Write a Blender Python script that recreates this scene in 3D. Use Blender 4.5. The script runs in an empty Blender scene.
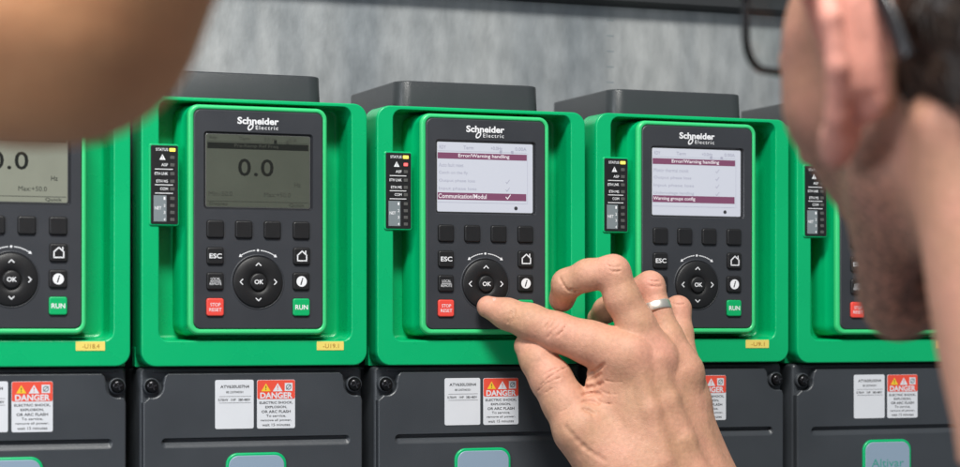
import bpy, math, random
import numpy as np
from mathutils import Vector, Matrix
from mathutils.geometry import tessellate_polygon
random.seed(7); RNG = np.random.RandomState(7)
SC = bpy.context.scene; COL = SC.collection
MM = 0.001

# ------------------------------------------------------------------ camera
TH = math.radians(21.493); S_, C_ = math.sin(TH), math.cos(TH)
CAM = (-300.1, -1324.1, 25.3)            # mm
FPX = 2200.0                             # focal length in photo pixels (960 wide)
cd = bpy.data.cameras.new('camera'); cam = bpy.data.objects.new('camera', cd); COL.objects.link(cam)
cam.location = [c*MM for c in CAM]
cam.rotation_euler = (math.pi/2, 0, -TH)
cd.sensor_width = 36; cd.lens = 36*FPX/960; cd.shift_y = (325-233.5)/960
cd.clip_start = 0.01; cd.clip_end = 50
cd.dof.use_dof = True; cd.dof.focus_distance = 1.42; cd.dof.aperture_fstop = 82.5/11.5
cd.dof.aperture_blades = 0
SC.camera = cam

# ------------------------------------------------------------------ world and lamps
w = bpy.data.worlds.new('World'); SC.world = w; w.use_nodes = True
bg = w.node_tree.nodes['Background']; bg.inputs[0].default_value = (0.80, 0.90, 1.0, 1); bg.inputs[1].default_value = 0.20
SC.view_settings.view_transform = 'Standard'; SC.view_settings.look = 'None'
SC.view_settings.exposure = 0; SC.view_settings.gamma = 1
def area(name, loc, target, sx, sy, power, col):
    l = bpy.data.lights.new(name, 'AREA'); l.shape = 'RECTANGLE'; l.size = sx; l.size_y = sy; l.energy = power; l.color = col
    o = bpy.data.objects.new(name, l); COL.objects.link(o); o.location = loc
    o.rotation_euler = (Vector(target)-Vector(loc)).to_track_quat('-Z', 'Y').to_euler()
    return o
area('ceiling_lamp', (-0.35, -1.4, 1.75), (0.3, 0, 0.0), 0.9, 0.4, 70, (1.0, 0.98, 0.94))
area('window_light', (-2.1, -1.45, 0.5), (0.3, 0, 0.05), 0.35, 1.2, 28, (0.90, 0.93, 1.0))

# ------------------------------------------------------------------ helpers
def p2w(x, y, Y=0.0):
    """point (mm) on the vertical plane at depth Y that shows at photo pixel x, y"""
    a = (x-480)/FPX
    d = (Y-CAM[1])/(C_-a*S_)
    return np.array([CAM[0]+a*d*C_+d*S_, Y, CAM[2]+(325-y)/FPX*d])
def pd(x, y, d):
    """point (mm) at distance d from the camera plane"""
    a = (x-480)/FPX
    return np.array([CAM[0]+a*d*C_+d*S_, CAM[1]-a*d*S_+d*C_, CAM[2]+(325-y)/FPX*d])

class MB:
    def __init__(s): s.v = []; s.f = []; s.m = []; s.sm = []
    def add(s, vs, fs, mi=0, smooth=False):
        b = len(s.v); s.v += [tuple(v) for v in vs]
        for f in fs: s.f.append([b+i for i in f]); s.m.append(mi); s.sm.append(smooth)
    def build(s, name, mats, parent=None, O=(0, 0, 0)):
        me = bpy.data.meshes.new(name)
        me.from_pydata([((x-O[0])*MM, (y-O[1])*MM, (z-O[2])*MM) for x, y, z in s.v], [], s.f)
        for m in (mats if isinstance(mats, (list, tuple)) else [mats]): me.materials.append(m)
        me.polygons.foreach_set('material_index', s.m); me.polygons.foreach_set('use_smooth', s.sm)
        me.update()
        o = bpy.data.objects.new(name, me); COL.objects.link(o)
        if parent: o.parent = parent
        return o

def rrect(x0, x1, z0, z1, r, n=8):
    r = max(0.01, min(r, (x1-x0)/2-.001, (z1-z0)/2-.001)); P = []
    for cx, cz, a0 in ((x1-r, z0+r, -90), (x1-r, z1-r, 0), (x0+r, z1-r, 90), (x0+r, z0+r, 180)):
        for i in range(n+1):
            a = math.radians(a0+90*i/n); P.append((cx+r*math.cos(a), cz+r*math.sin(a)))
    return P
def loft(mb, rings, mi=0, cap0=False, cap1=True, smooth=True, n=8, axis='y'):
    """rings of (x0,x1,z0,z1,r,y); last ring nearest the viewer or the floor of a recess"""
    V = []; F = []; N = 4*(n+1)
    for (x0, x1, z0, z1, r, y) in rings:
        for (a, b) in rrect(x0, x1, z0, z1, r, n):
            V.append((a, y, b) if axis == 'y' else (a, b, y))
    for k in range(len(rings)-1):
        for i in range(N):
            j = (i+1) % N; F.append([k*N+i, k*N+j, (k+1)*N+j, (k+1)*N+i])
    mb.add(V, F, mi, smooth)
    if cap1: mb.add(V[-N:], [list(range(N))], mi)
    if cap0: mb.add(V[:N], [list(range(N))[::-1]], mi)
def slab(mb, x0, x1, z0, z1, r, yb, yf, bev=0.5, mi=0, n=8, steps=3, cap0=False):
    """rounded slab standing off the wall plane: back at yb, front at yf, rounded front edge"""
    R = [(x0, x1, z0, z1, r, yb)]
    for i in range(steps+1):
        a = math.pi/2*i/steps; ins = bev*(1-math.cos(a)); 
        R.append((x0+ins, x1-ins, z0+ins, z1-ins, max(.05, r-ins), yf+bev*(1-math.sin(a))))
    loft(mb, R, mi, cap0, False, True, n)
    ins = bev; mb.add([(a, yf, b) for a, b in rrect(x0+ins, x1-ins, z0+ins, z1-ins, max(.05, r-ins), n)], [list(range(4*(n+1)))], mi)
def quad(mb, x0, x1, z0, z1, y, mi=0): mb.add([(x0, y, z0), (x1, y, z0), (x1, y, z1), (x0, y, z1)], [[0, 1, 2, 3]], mi)
def poly(mb, P, y, mi=0): mb.add([(a, y, b) for a, b in P], [list(range(len(P)))], mi)
def plate(mb, outer, holes, y, mi=0):
    loops = [[Vector((a, b, 0)) for a, b in L] for L in [outer]+holes]
    tris = tessellate_polygon(loops); P = [p for L in loops for p in L]; F = []
    for t in tris:
        a, b, c = [P[i] for i in t]
        F.append(list(t) if (b-a).cross(c-a).z > 0 else list(t)[::-1])
    mb.add([(p.x, y, p.y) for p in P], F, mi)
def offset(L, d):
    """shift an outline outward along its vertex normals (counter-clockwise outline)"""
    n = len(L); R = []
    for i in range(n):
        a, b, c = L[i-1], L[i], L[(i+1) % n]
        t = Vector((c[0]-a[0], c[1]-a[1])); t = t.normalized() if t.length > 1e-9 else Vector((1, 0))
        R.append((b[0]+t.y*d, b[1]-t.x*d))
    return R
def strip_loops(mb, loops, mi=0, smooth=True):
    V = []; F = []; N = len(loops[0][0])
    for L, y in loops: V += [(a, y, b) for a, b in L]
    for k in range(len(loops)-1):
        for i in range(N):
            j = (i+1) % N; F.append([k*N+i, k*N+j, (k+1)*N+j, (k+1)*N+i])
    mb.add(V, F, mi, smooth)
def circ(cx, cz, r, n=48): return [(cx+r*math.cos(2*math.pi*i/n), cz+r*math.sin(2*math.pi*i/n)) for i in range(n)]
def disc(mb, cx, cz, prof, mi=0, n=48, smooth=True, cap=True):
    """prof = list of (radius, y)"""
    strip_loops(mb, [(circ(cx, cz, r, n), y) for r, y in prof], mi, smooth)
    if cap: poly(mb, circ(cx, cz, prof[-1][0], n), prof[-1][1], mi)

_tc = {}
def glyphs(s, bold, shear=0, spacing=1.0):
    k = (s, bold, shear, spacing)
    if k in _tc: return _tc[k]
    cu = bpy.data.curves.new('t', 'FONT'); cu.body = s; cu.size = 1; cu.offset = bold; cu.shear = shear; cu.space_character = spacing
    cu.resolution_u = 3
    o = bpy.data.objects.new('t', cu); COL.objects.link(o)
    me = bpy.data.meshes.new_from_object(o)
    V = [(v.co.x, v.co.y) for v in me.vertices]; F = [list(p.vertices) for p in me.polygons]
    bpy.data.objects.remove(o); bpy.data.curves.remove(cu); bpy.data.meshes.remove(me)
    _tc[k] = (V, F); return V, F
def text(mb, s, x0, x1, z0, z1, y, mi=0, bold=0.0, shear=0, keep=False, spacing=1.0, align='c'):
    """fit the words into the box x0..x1, z0..z1 on the plane y"""
    V, F = glyphs(s, bold, shear, spacing)
    if not V: return
    xs = [v[0] for v in V]; zs = [v[1] for v in V]; a, b, c, d = min(xs), max(xs), min(zs), max(zs)
    sx = (x1-x0)/(b-a); sz = (z1-z0)/(d-c)
    if keep:
        sx = sz = min(sx, sz)
        if align == 'c': x0 = (x0+x1)/2-(b-a)*sx/2
        z0 = (z0+z1)/2-(d-c)*sz/2
    mb.add([(x0+(u-a)*sx, y, z0+(v-c)*sz) for u, v in V], F, mi)
def stroke(mb, P, wd, y, mi=0):
    for (a, b), (c, d) in zip(P[:-1], P[1:]):
        t = Vector((c-a, d-b)); t.normalize(); n = Vector((-t.y, t.x))*wd/2; e = t*wd/2
        mb.add([(a-e.x+n.x, y, b-e.y+n.y), (a-e.x-n.x, y, b-e.y-n.y), (c+e.x-n.x, y, d+e.y-n.y), (c+e.x+n.x, y, d+e.y+n.y)], [[0, 1, 2, 3]], mi)

# ------------------------------------------------------------------ materials
def mat(name, col, rough=0.5, metal=0.0, bump=0.0, bscale=800, var=0.0, vscale=60, coat=0.0, emit=None, es=1.0, spec=0.5, rvar=0.0):
    m = bpy.data.materials.new(name); m.use_nodes = True; nt = m.node_tree; b = nt.nodes['Principled BSDF']
    b.inputs['Base Color'].default_value = (*col, 1); b.inputs['Roughness'].default_value = rough
    b.inputs['Metallic'].default_value = metal; b.inputs['Coat Weight'].default_value = coat; b.inputs['Specular IOR Level'].default_value = spec
    tc = nt.nodes.new('ShaderNodeTexCoord')
    if var > 0 or rvar > 0:
        nz = nt.nodes.new('ShaderNodeTexNoise'); nz.inputs['Scale'].default_value = vscale; nz.inputs['Detail'].default_value = 6
        nt.links.new(tc.outputs['Object'], nz.inputs['Vector'])
        if var > 0:
            mx = nt.nodes.new('ShaderNodeMix'); mx.data_type = 'RGBA'
            mx.inputs[6].default_value = (*[c*(1-var) for c in col], 1); mx.inputs[7].default_value = (*[min(1, c*(1+var)) for c in col], 1)
            nt.links.new(nz.outputs['Fac'], mx.inputs[0]); nt.links.new(mx.outputs[2], b.inputs['Base Color'])
        if rvar > 0:
            mr = nt.nodes.new('ShaderNodeMapRange'); mr.inputs[3].default_value = rough-rvar; mr.inputs[4].default_value = rough+rvar
            nt.links.new(nz.outputs['Fac'], mr.inputs[0]); nt.links.new(mr.outputs[0], b.inputs['Roughness'])
    if bump > 0:
        n2 = nt.nodes.new('ShaderNodeTexNoise'); n2.inputs['Scale'].default_value = bscale; n2.inputs['Detail'].default_value = 4
        nt.links.new(tc.outputs['Object'], n2.inputs['Vector'])
        bp = nt.nodes.new('ShaderNodeBump'); bp.inputs['Strength'].default_value = bump; bp.inputs['Distance'].default_value = 0.0004
        nt.links.new(n2.outputs['Fac'], bp.inputs['Height']); nt.links.new(bp.outputs[0], b.inputs['Normal'])
    if emit: b.inputs['Emission Color'].default_value = (*emit, 1); b.inputs['Emission Strength'].default_value = es
    return m
GREEN = mat('green_plastic', (0.0, 0.43, 0.15), 0.28, bump=0.25, bscale=1700, var=0.07, vscale=25, rvar=0.12)
RIM = mat('lit_green_plastic', (0.045, 0.60, 0.20), 0.3)  # frame green made lighter: light caught by the rim's fillet, put into the colour
DARK = mat('charcoal_plastic', (0.047, 0.053, 0.061), 0.36, bump=0.3, bscale=2200, var=0.16, vscale=26, rvar=0.10)
CASE = mat('casing_plastic', (0.040, 0.044, 0.048), 0.30, bump=0.3, bscale=1800, var=0.12, vscale=20, rvar=0.06)
KEYP = mat('keypad_plastic', (0.038, 0.041, 0.048), 0.40, bump=0.25, bscale=2500, var=0.14, vscale=35, rvar=.10)
BLACK = mat('black_rubber', (0.012, 0.012, 0.013), 0.42, bump=0.2, bscale=2500, rvar=0.05, vscale=200)
BEZEL = mat('bezel_plastic', (0.022, 0.023, 0.027), 0.25)
WHITE = mat('white_print', (0.85, 0.86, 0.88), 0.5)
GREYP = mat('grey_print', (0.20, 0.235, 0.25), 0.5)
REDK = mat('red_key', (0.84, 0.075, 0.055), 0.4)
GRNK = mat('green_key', (0.0, 0.42, 0.13), 0.4)
LABEL = mat('label_paper', (0.70, 0.72, 0.76), 0.45, var=0.04, vscale=80)
REDL = mat('label_red', (0.80, 0.085, 0.05), 0.45)
YEL = mat('label_yellow', (0.85, 0.55, 0.04), 0.45)
INK = mat('ink', (0.03, 0.03, 0.035), 0.6)
STICK = mat('sticker_yellow', (0.85, 0.68, 0.16), 0.5)
STINK = mat('sticker_ink', (0.45, 0.22, 0.03), 0.6)
BLUEW = mat('blue_grey_plate', (0.27, 0.36, 0.46), 0.3)
TEAL = mat('teal_print', (0.06, 0.33, 0.27), 0.4)
LCD = mat('lcd_grey', (0.078, 0.088, 0.070), 0.22, var=0.22, vscale=28)
LCDP = mat('lcd_pale', (0.24, 0.25, 0.20), 0.22, var=0.22, vscale=28)
LCDD = mat('lcd_segment', (0.012, 0.014, 0.012), 0.3)
LCDM = mat('lcd_faint', (0.05, 0.055, 0.045), 0.3)
LIT = mat('lit_screen', (0.3, 0.3, 0.32), 0.25, emit=(0.70, 0.75, 0.88), es=0.46)
LITB = mat('lit_bar', (0.10, 0.03, 0.06), 0.25, emit=(0.24, 0.09, 0.165), es=0.50)
LITT = mat('lit_text', (0.22, 0.22, 0.26), 0.3, emit=(0.36, 0.37, 0.48), es=0.5)
LITW = mat('lit_white', (0.3, 0.3, 0.3), 0.3, emit=(0.95, 0.85, 0.92), es=0.6)
EDGE = mat('window_edge', (0.16, 0.165, 0.16), 0.25)
LEDO = mat('led_off', (0.10, 0.10, 0.095), 0.3)
LEDY = mat('led_yellow', (0.8, 0.7, 0.1), 0.3, emit=(1.0, 0.80, 0.10), es=1.1)
LEDR = mat('led_red', (0.8, 0.1, 0.1), 0.3, emit=(1.0, 0.12, 0.12), es=1.2)
SCREWM = mat('black_steel', (0.02, 0.02, 0.022), 0.22, metal=0.7, rvar=0.08, vscale=400)
STEEL = mat('silver', (0.92, 0.87, 0.78), 0.36, metal=.85, rvar=0.08, vscale=300)
GLASSF = mat('glasses_plastic', (0.012, 0.013, 0.015), 0.22)
CABLE = mat('cable_rubber', (0.02, 0.02, 0.022), 0.4)
NAIL = mat('nail', (0.68, 0.46, 0.39), 0.28)
SHIRTM = mat('shirt_cotton', (0.06, 0.08, 0.13), 0.9, bump=0.5, bscale=900)

# sheet steel of the cabinet: dull zinc with vertical brushing and spangle; broad bands paint in its reflections
def wall_mat():
    m = bpy.data.materials.new('cabinet_steel'); m.use_nodes = True; nt = m.node_tree; b = nt.nodes['Principled BSDF']; L = nt.links.new
    tc = nt.nodes.new('ShaderNodeTexCoord')
    def noise(scale3, sc, det):
        mp = nt.nodes.new('ShaderNodeMapping'); mp.inputs['Scale'].default_value = scale3; L(tc.outputs['Object'], mp.inputs[0])
        n = nt.nodes.new('ShaderNodeTexNoise'); n.inputs['Scale'].default_value = sc; n.inputs['Detail'].default_value = det; L(mp.outputs[0], n.inputs['Vector']); return n
    a = noise((1, 1, 0.45), 95, 9); c = noise((1, 1, 0.06), 14, 3); d = noise((1, 1, 0.5), 420, 3)
    r1 = nt.nodes.new('ShaderNodeValToRGB'); r1.color_ramp.elements[0].position = .30; r1.color_ramp.elements[1].position = .72
    r1.color_ramp.elements[0].color = (0.41, 0.425, 0.43, 1); r1.color_ramp.elements[1].color = (0.56, 0.575, 0.58, 1); L(a.outputs['Fac'], r1.inputs[0])
    r2 = nt.nodes.new('ShaderNodeValToRGB'); r2.color_ramp.elements[0].position = .36; r2.color_ramp.elements[1].position = .58
    r2.color_ramp.elements[0].color = (0.62, 0.655, 0.68, 1); r2.color_ramp.elements[1].color = (1, 1, 0.98, 1); L(c.outputs['Fac'], r2.inputs[0])
    mx = nt.nodes.new('ShaderNodeMix'); mx.data_type = 'RGBA'; mx.blend_type = 'MULTIPLY'; mx.inputs[0].default_value = 1
    L(r1.outputs[0], mx.inputs[6]); L(r2.outputs[0], mx.inputs[7]); L(mx.outputs[2], b.inputs['Base Color'])
    b.inputs['Metallic'].default_value = 0.45
    mr = nt.nodes.new('ShaderNodeMapRange'); mr.inputs[3].default_value = .36; mr.inputs[4].default_value = .58; L(a.outputs['Fac'], mr.inputs[0]); L(mr.outputs[0], b.inputs['Roughness'])
    bp = nt.nodes.new('ShaderNodeBump'); bp.inputs['Strength'].default_value = 0.25; bp.inputs['Distance'].default_value = .0005; L(d.outputs['Fac'], bp.inputs['Height']); L(bp.outputs[0], b.inputs['Normal'])
    return m
WALL = wall_mat()

def skin_mat(name, base, red, scale=1.0, stub=(0.10, 0.07, 0.055)):
    m = bpy.data.materials.new(name); m.use_nodes = True; nt = m.node_tree; b = nt.nodes['Principled BSDF']; L = nt.links.new
    tc = nt.nodes.new('ShaderNodeTexCoord')
    def nz(s, det=4):
        n = nt.nodes.new('ShaderNodeTexNoise'); n.inputs['Scale'].default_value = s; n.inputs['Detail'].default_value = det; L(tc.outputs['Object'], n.inputs['Vector']); return n
    n1 = nz(45, 6); n2 = nz(260, 3)
    mx = nt.nodes.new('ShaderNodeMix'); mx.data_type = 'RGBA'; mx.inputs[6].default_value = (*base, 1); mx.inputs[7].default_value = (*red, 1)
    mr = nt.nodes.new('ShaderNodeMapRange'); mr.inputs[1].default_value = .35; mr.inputs[2].default_value = .75; mr.inputs[4].default_value = .45; L(n1.outputs['Fac'], mr.inputs[0])
    at = nt.nodes.new('ShaderNodeAttribute'); at.attribute_name = 'tone'
    sp = nt.nodes.new('ShaderNodeSeparateColor'); L(at.outputs['Color'], sp.inputs[0])
    ad = nt.nodes.new('ShaderNodeMath'); ad.operation = 'ADD'; ad.use_clamp = True; L(mr.outputs[0], ad.inputs[0]); L(sp.outputs[0], ad.inputs[1]); L(ad.outputs[0], mx.inputs[0])
    n4 = nz(420, 3); m4 = nt.nodes.new('ShaderNodeMapRange'); m4.inputs[1].default_value = .3; m4.inputs[2].default_value = .7; m4.inputs[3].default_value = .91; m4.inputs[4].default_value = 1.07; L(n4.outputs['Fac'], m4.inputs[0])
    mm = nt.nodes.new('ShaderNodeVectorMath'); mm.operation = 'SCALE'; L(mx.outputs[2], mm.inputs[0]); L(m4.outputs[0], mm.inputs['Scale'])
    # beard stubble: fine dark flecks inside its own area
    vo = nt.nodes.new('ShaderNodeTexNoise'); vo.inputs['Scale'].default_value = 420; vo.inputs['Detail'].default_value = 2; L(tc.outputs['Object'], vo.inputs['Vector'])
    m2 = nt.nodes.new('ShaderNodeMapRange'); m2.inputs[1].default_value = .34; m2.inputs[2].default_value = .56; L(vo.outputs['Fac'], m2.inputs[0])
    ml = nt.nodes.new('ShaderNodeMath'); ml.operation = 'MULTIPLY'; L(m2.outputs[0], ml.inputs[0]); L(sp.outputs[1], ml.inputs[1])
    mb_ = nt.nodes.new('ShaderNodeMix'); mb_.data_type = 'RGBA'; mb_.inputs[7].default_value = (*stub, 1); L(ml.outputs[0], mb_.inputs[0]); L(mm.outputs[0], mb_.inputs[6])
    L(mb_.outputs[2], b.inputs['Base Color'])
    b.inputs['Roughness'].default_value = .52; b.inputs['Specular IOR Level'].default_value = .4
    b.inputs['Subsurface Weight'].default_value = .12; b.inputs['Subsurface Radius'].default_value = (1, .35, .2); b.inputs['Subsurface Scale'].default_value = .004
    # skin lines: fine cells and a little directional creasing
    v = nt.nodes.new('ShaderNodeTexVoronoi'); v.feature = 'DISTANCE_TO_EDGE'; v.inputs['Scale'].default_value = 900*scale
    wv = nt.nodes.new('ShaderNodeVectorMath'); wv.operation = 'ADD'; 
    nd = nz(500*scale, 3); sc_ = nt.nodes.new('ShaderNodeVectorMath'); sc_.operation = 'SCALE'; sc_.inputs['Scale'].default_value = .0012
    L(nd.outputs['Color'], sc_.inputs[0]); L(tc.outputs['Object'], wv.inputs[0]); L(sc_.outputs[0], wv.inputs[1]); L(wv.outputs[0], v.inputs['Vector'])
    b1 = nt.nodes.new('ShaderNodeBump'); b1.inputs['Strength'].default_value = .6; b1.inputs['Distance'].default_value = .0004; L(v.outputs['Distance'], b1.inputs['Height'])
    n3 = nz(160, 5); b2 = nt.nodes.new('ShaderNodeBump'); b2.inputs['Strength'].default_value = .36; b2.inputs['Distance'].default_value = .0016
    L(n3.outputs['Fac'], b2.inputs['Height']); L(b1.outputs[0], b2.inputs['Normal']); L(b2.outputs[0], b.inputs['Normal'])
    return m
SKIN = skin_mat('skin', (0.57, 0.315, 0.195), (0.80, 0.36, 0.28))
SKIN2 = skin_mat('tanned_skin', (0.66, 0.32, 0.155), (0.62, 0.24, 0.11))

def tag(o, label=None, cat=None, group=None, kind=None):
    if label: o['label'] = label
    if cat: o['category'] = cat
    if group: o['group'] = group
    if kind: o['kind'] = kind
    return o

# ------------------------------------------------------------------ the setting
RAIL = mat('rail_paint', (0.03, 0.032, 0.034), 0.5, bump=.2)
mb = MB(); quad(mb, -1500, 2500, -900, 1500, 150)
for i in range(7):                                         # punched slots in the sheet
    z = 181+i*11.4; P = rrect(380.5, 386.5, z, z+.8, .4, 3); mb.add([(a, 149.9, b) for a, b in P], [list(range(len(P)))], 1)
tag(mb.build('wall', [WALL, GREYP]), kind='structure')
# dark rail along the top of the cabinet
mb = MB()
RZ = 260.0
mb.add([(-1500, 149, RZ), (2500, 149, RZ), (2500, 137, RZ+3), (-1500, 137, RZ+3), (-1500, 137, RZ+90), (2500, 137, RZ+90)], [[0, 3, 2, 1], [3, 4, 5, 2]])
tag(mb.build('cabinet_rail', RAIL), 'dark grey horizontal steel rail along the top edge of the cabinet back', 'rail')

# ------------------------------------------------------------------ one drive
O = (72, 150, -190)
EPS = .12
def make_drive():
    root = bpy.data.objects.new('power_drive', None); COL.objects.link(root); root.empty_display_size = .05
    B = lambda m, name, mats, par=root: m.build(name, mats, par, O)
    # casing
    m = MB()
    loft(m, [(1, 143, 25, 149.5, 3, -190), (1, 143, 25, 149.5, 3, 156), (2, 142, 26, 149, 3, 157.5)], axis='z', smooth=False)
    zt = 184.5
    for sx0, sx1, y0, y1, za, zb, r in ((20.5, 123.6, 23.2, 129, 150, zt, 10), (22, 121, 129.2, 149.5, 150, zt-7, 2)):
        R = [(sx0, sx1, y0, y1, r, za), (sx0+1.1, sx1-1.1, y0+.9, y1, r, zb-1.2)]
        for i in range(1, 4):
            a = math.pi/2*i/3; ins = 1.1+1.2*(1-math.cos(a)); R.append((sx0+ins, sx1-ins, y0+ins, y1-ins*.3, r-ins*.4, zb-1.2+1.2*math.sin(a)))
        loft(m, R, axis='z')
    B(m, 'casing', CASE)
    # green front frame: outer wall, face, recess, raised collar round the keypad
    m = MB()
    R = [(-.8, 144.6, -.3, 165.6, 9, 24), (-.5, 144.4, -.2, 165.4, 9, 3)]
    for i in range(1, 5):
        a = math.pi/2*i/4; ins = .9*(1-math.cos(a)); R.append((-.5+ins, 144.4-ins, -.2+ins, 165.4-ins, 9-ins, .9*(1-math.sin(a))))
    loft(m, R, 0, False, False)
    ix0, ix1, iz0, iz1 = 10.0, 134.4, 15.4, 163.2
    loft(m, [(.4, 143.5, .7, 164.5, 8.1, 0), (ix0-.5, ix1+.5, iz0-.6, iz1+.2, 6.2, 0)], 0, False, False, False)
    R = []
    for i in range(4):
        a = math.pi/2*i/3; ins = .9*math.sin(a); R.append((ix0-.5+ins, ix1+.5-ins, iz0-.6+ins, iz1+.2-ins*.4, 6.2-ins*.3, .9*(1-math.cos(a))))
    R += [(ix0+1.3, ix1-1.8, iz0+1.2, iz1-.6, 5.5, 20.5)]
    for i in range(1, 4):
        a = math.pi/2*i/3; ins = 2.5*(1-math.cos(a)); R.append((ix0+1.3+ins, ix1-1.8-ins, iz0+1.2+ins, iz1-.6-ins*.3, 5, 20.5+2.5*math.sin(a)))
    loft(m, R, 0, False, True)
    # collar: a wide foot, then the upright wall
    loft(m, [(24.2, 119.0, 18.4, 161.6, 8, 23), (24.6, 118.6, 18.6, 161.4, 8, 12), (26.6, 117.2, 18.9, 161.2, 7.4, 10.6), (27.4, 116.9, 19.2, 161.0, 7, -1.5)], 0, False, False)
    # shelf behind the bottom corners
    loft(m, [(-.9, 144.7, -.4, 12, .5, 24), (-.9, 144.7, -.4, 12, .5, 17)], 0, False, True, False, 2)
    # status block body: stands in the recess beside the face
    slab(m, 3.9, 22.7, 86.0, 136.2, 1.6, 23, -.9, .6)
    # two small moulded ribs at the lower right of the recess
    for zz in (16.9, 19.9): slab(m, 110, 121, zz, zz+.8, .3, 23, 8, .2)
    B(m, 'front_frame', GREEN)
    m = MB()
    R = [(27.4, 116.9, 19.2, 161.0, 7, -1.5)]
    for i in range(1, 5):
        a = math.pi/2*i/4; ins = 1.5*(1-math.cos(a)); R.append((27.4+ins, 116.9-ins, 19.2+ins, 161-ins, 7-ins, -1.5-2.8*math.sin(a)))
    R += [(30.3, 114.4, 22.1, 158.6, 5, -4.3), (30.9, 113.9, 22.7, 158.1, 4.4, -3.6)]
    loft(m, R, 0, False, False); B(m, 'keypad_rim', RIM)
    # keypad body
    k = MB(); KF = -4.2
    out = rrect(31.7, 113.1, 23.5, 157.3, 4, 8); hol = rrect(37.2, 107.4, 96.6, 144.6, 2.2, 6)
    loft(k, [(30.9, 113.9, 22.7, 158.1, 4.6, -3.2), (31.1, 113.7, 22.9, 157.9, 4.5, -3.8), (31.7, 113.1, 23.5, 157.3, 4, KF)], 0, False, False)
    plate(k, out, [hol], KF)
    loft(k, [(37.2, 107.4, 96.6, 144.6, 2.2, KF), (37.7, 106.9, 97.1, 144.1, 1.9, -3.7), (38.3, 106.3, 97.6, 143.6, 1.4, -2.7)], 1, False, True, True, 6)
    kp = B(k, 'keypad', [KEYP, BEZEL])
    # logo
    m = MB(); y = KF-.15
    text(m, 'Schneider', 58.5, 85.0, 149.6, 153.9, y, bold=.03)
    text(m, 'Electric', 70.2, 84.6, 146.5, 148.9, y, bold=.004, spacing=1.25)
    E = []; n = 20
    for rr, rb in ((2.5, 1.55), (1.55, .85)):
        L = []
        for i in range(n):
            a = 2*math.pi*i/n; u, v = rr*math.cos(a), rb*math.sin(a); ca, sa = math.cos(.9), math.sin(.9); L.append((66.9+u*ca-v*sa, 147.9+u*sa+v*ca))
        E.append((L, y))
    strip_loops(m, E, 0, False)
    B(m, 'logo', WHITE, kp)
    # keys
    def key(name, cx, cz, s, mats, deco=None):
        q = MB(); h = s/2; slab(q, cx-h, cx+h, cz-h, cz+h, 1.5, KF+.1, KF-1.5, .75, 0, 5, 4)
        if deco: deco(q, cx, cz, KF-1.5-EPS)
        # dark gap round the key
        L = [(rrect(cx-h-.35, cx+h+.35, cz-h-.35, cz+h+.35, 1.8, 5), KF-.03), (rrect(cx-h+.2, cx+h-.2, cz-h+.2, cz+h-.2, 1.5, 5), KF-.03)]
        strip_loops(q, L, len(mats)-1, False)
        return B(q, name, mats, kp)
    for cx in (44.4, 62.5, 80.8, 99.5): key('soft_key', cx, 84.3, 10.6, [BLACK, BLACK])
    key('escape_key', 44.3, 67.8, 10.4, [BLACK, WHITE, BLACK], lambda q, x, z, y: text(q, 'ESC', x-3.9, x+3.9, z-1.5, z+1.5, y, 1, .02))
    def lr(q, x, z, y):
        text(q, 'LOCAL', x-3.0, x+3.0, z+.7, z+2.3, y, 1, .0); text(q, 'REMOTE', x-3.7, x+3.7, z-2.3, z-.7, y, 1, .0)
        quad(q, x-3.4, x+3.4, z-.18, z+.15, y, 1)
    key('local_remote_key', 44.3, 52.2, 10.4, [BLACK, WHITE, BLACK], lr)
    def sr(q, x, z, y):
        text(q, 'STOP', x-3.2, x+3.2, z+.5, z+2.6, y, 1, .0); text(q, 'RESET', x-3.9, x+3.9, z-2.6, z-.5, y, 1, .0)
    key('stop_key', 44.2, 36.3, 10.9, [REDK, WHITE, BLACK], sr)
    def hm(q, x, z, y):
        stroke(q, [(x+1.0, z-2.8), (x-2.9, z-2.8), (x-2.9, z+.6), (x, z+3.2), (x+2.9, z+.6), (x+2.9, z-2.8), (x+1, z-2.8)], .75, y, 1)
        stroke(q, [(x+2.3, z+3.2), (x+2.3, z+1.4)], .7, y, 1)
    key('home_key', 99.7, 68.2, 10.6, [BLACK, WHITE, BLACK], hm)
    def inf(q, x, z, y):
        poly(q, circ(x, z, 3.3, 32), y, 1); text(q, 'i', x-.95, x+1.05, z-2.1, z+2.2, y-.06, 2, .03, .35)
    key('info_key', 99.4, 52.5, 10.6, [BLACK, WHITE, BLACK], inf)
    key('run_key', 99.4, 36.4, 10.9, [GRNK, WHITE, BLACK], lambda q, x, z, y: text(q, 'RUN', x-4.1, x+4.1, z-1.5, z+1.5, y, 1, .02))
    # navigation dial
    cx, cz = 71.6, 52.0
    q = MB()
    disc(q, cx, cz, [(17.2, KF+.05), (16.9, KF-.35), (16.4, KF-.35), (16.1, KF+.3)], 2, cap=False)
    disc(q, cx, cz, [(16.1, KF+.3), (15.7, KF-.9), (15.1, KF-1.35), (9, KF-1.15), (6.0, KF-.9), (5.7, KF-.5)], 0)
    y = KF-1.55
    for (dx, dz) in ((0, 1), (1, 0), (0, -1), (-1, 0)):
        tx, tz = cx+dx*11.7, cz+dz*11.7; nx, nz = -dz, dx
        P = [(tx-dx*1.5+nx*1.5, tz-dz*1.5+nz*1.5), (tx, tz), (tx-dx*1.5-nx*1.5, tz-dz*1.5-nz*1.5)]
        stroke(q, P, .6, y, 1)
    B(q, 'dial', [BLACK, WHITE, KEYP], kp)
    q = MB(); disc(q, cx, cz, [(5.3, KF-.5), (5.3, KF-1.9), (5.0, KF-2.3), (4.4, KF-2.5), (2.2, KF-2.6)], 0)
    text(q, 'OK', cx-2.9, cx+2.9, cz-1.4, cz+1.4, KF-2.75, 1, .022); B(q, 'ok_key', [BLACK, WHITE], kp)
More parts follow.
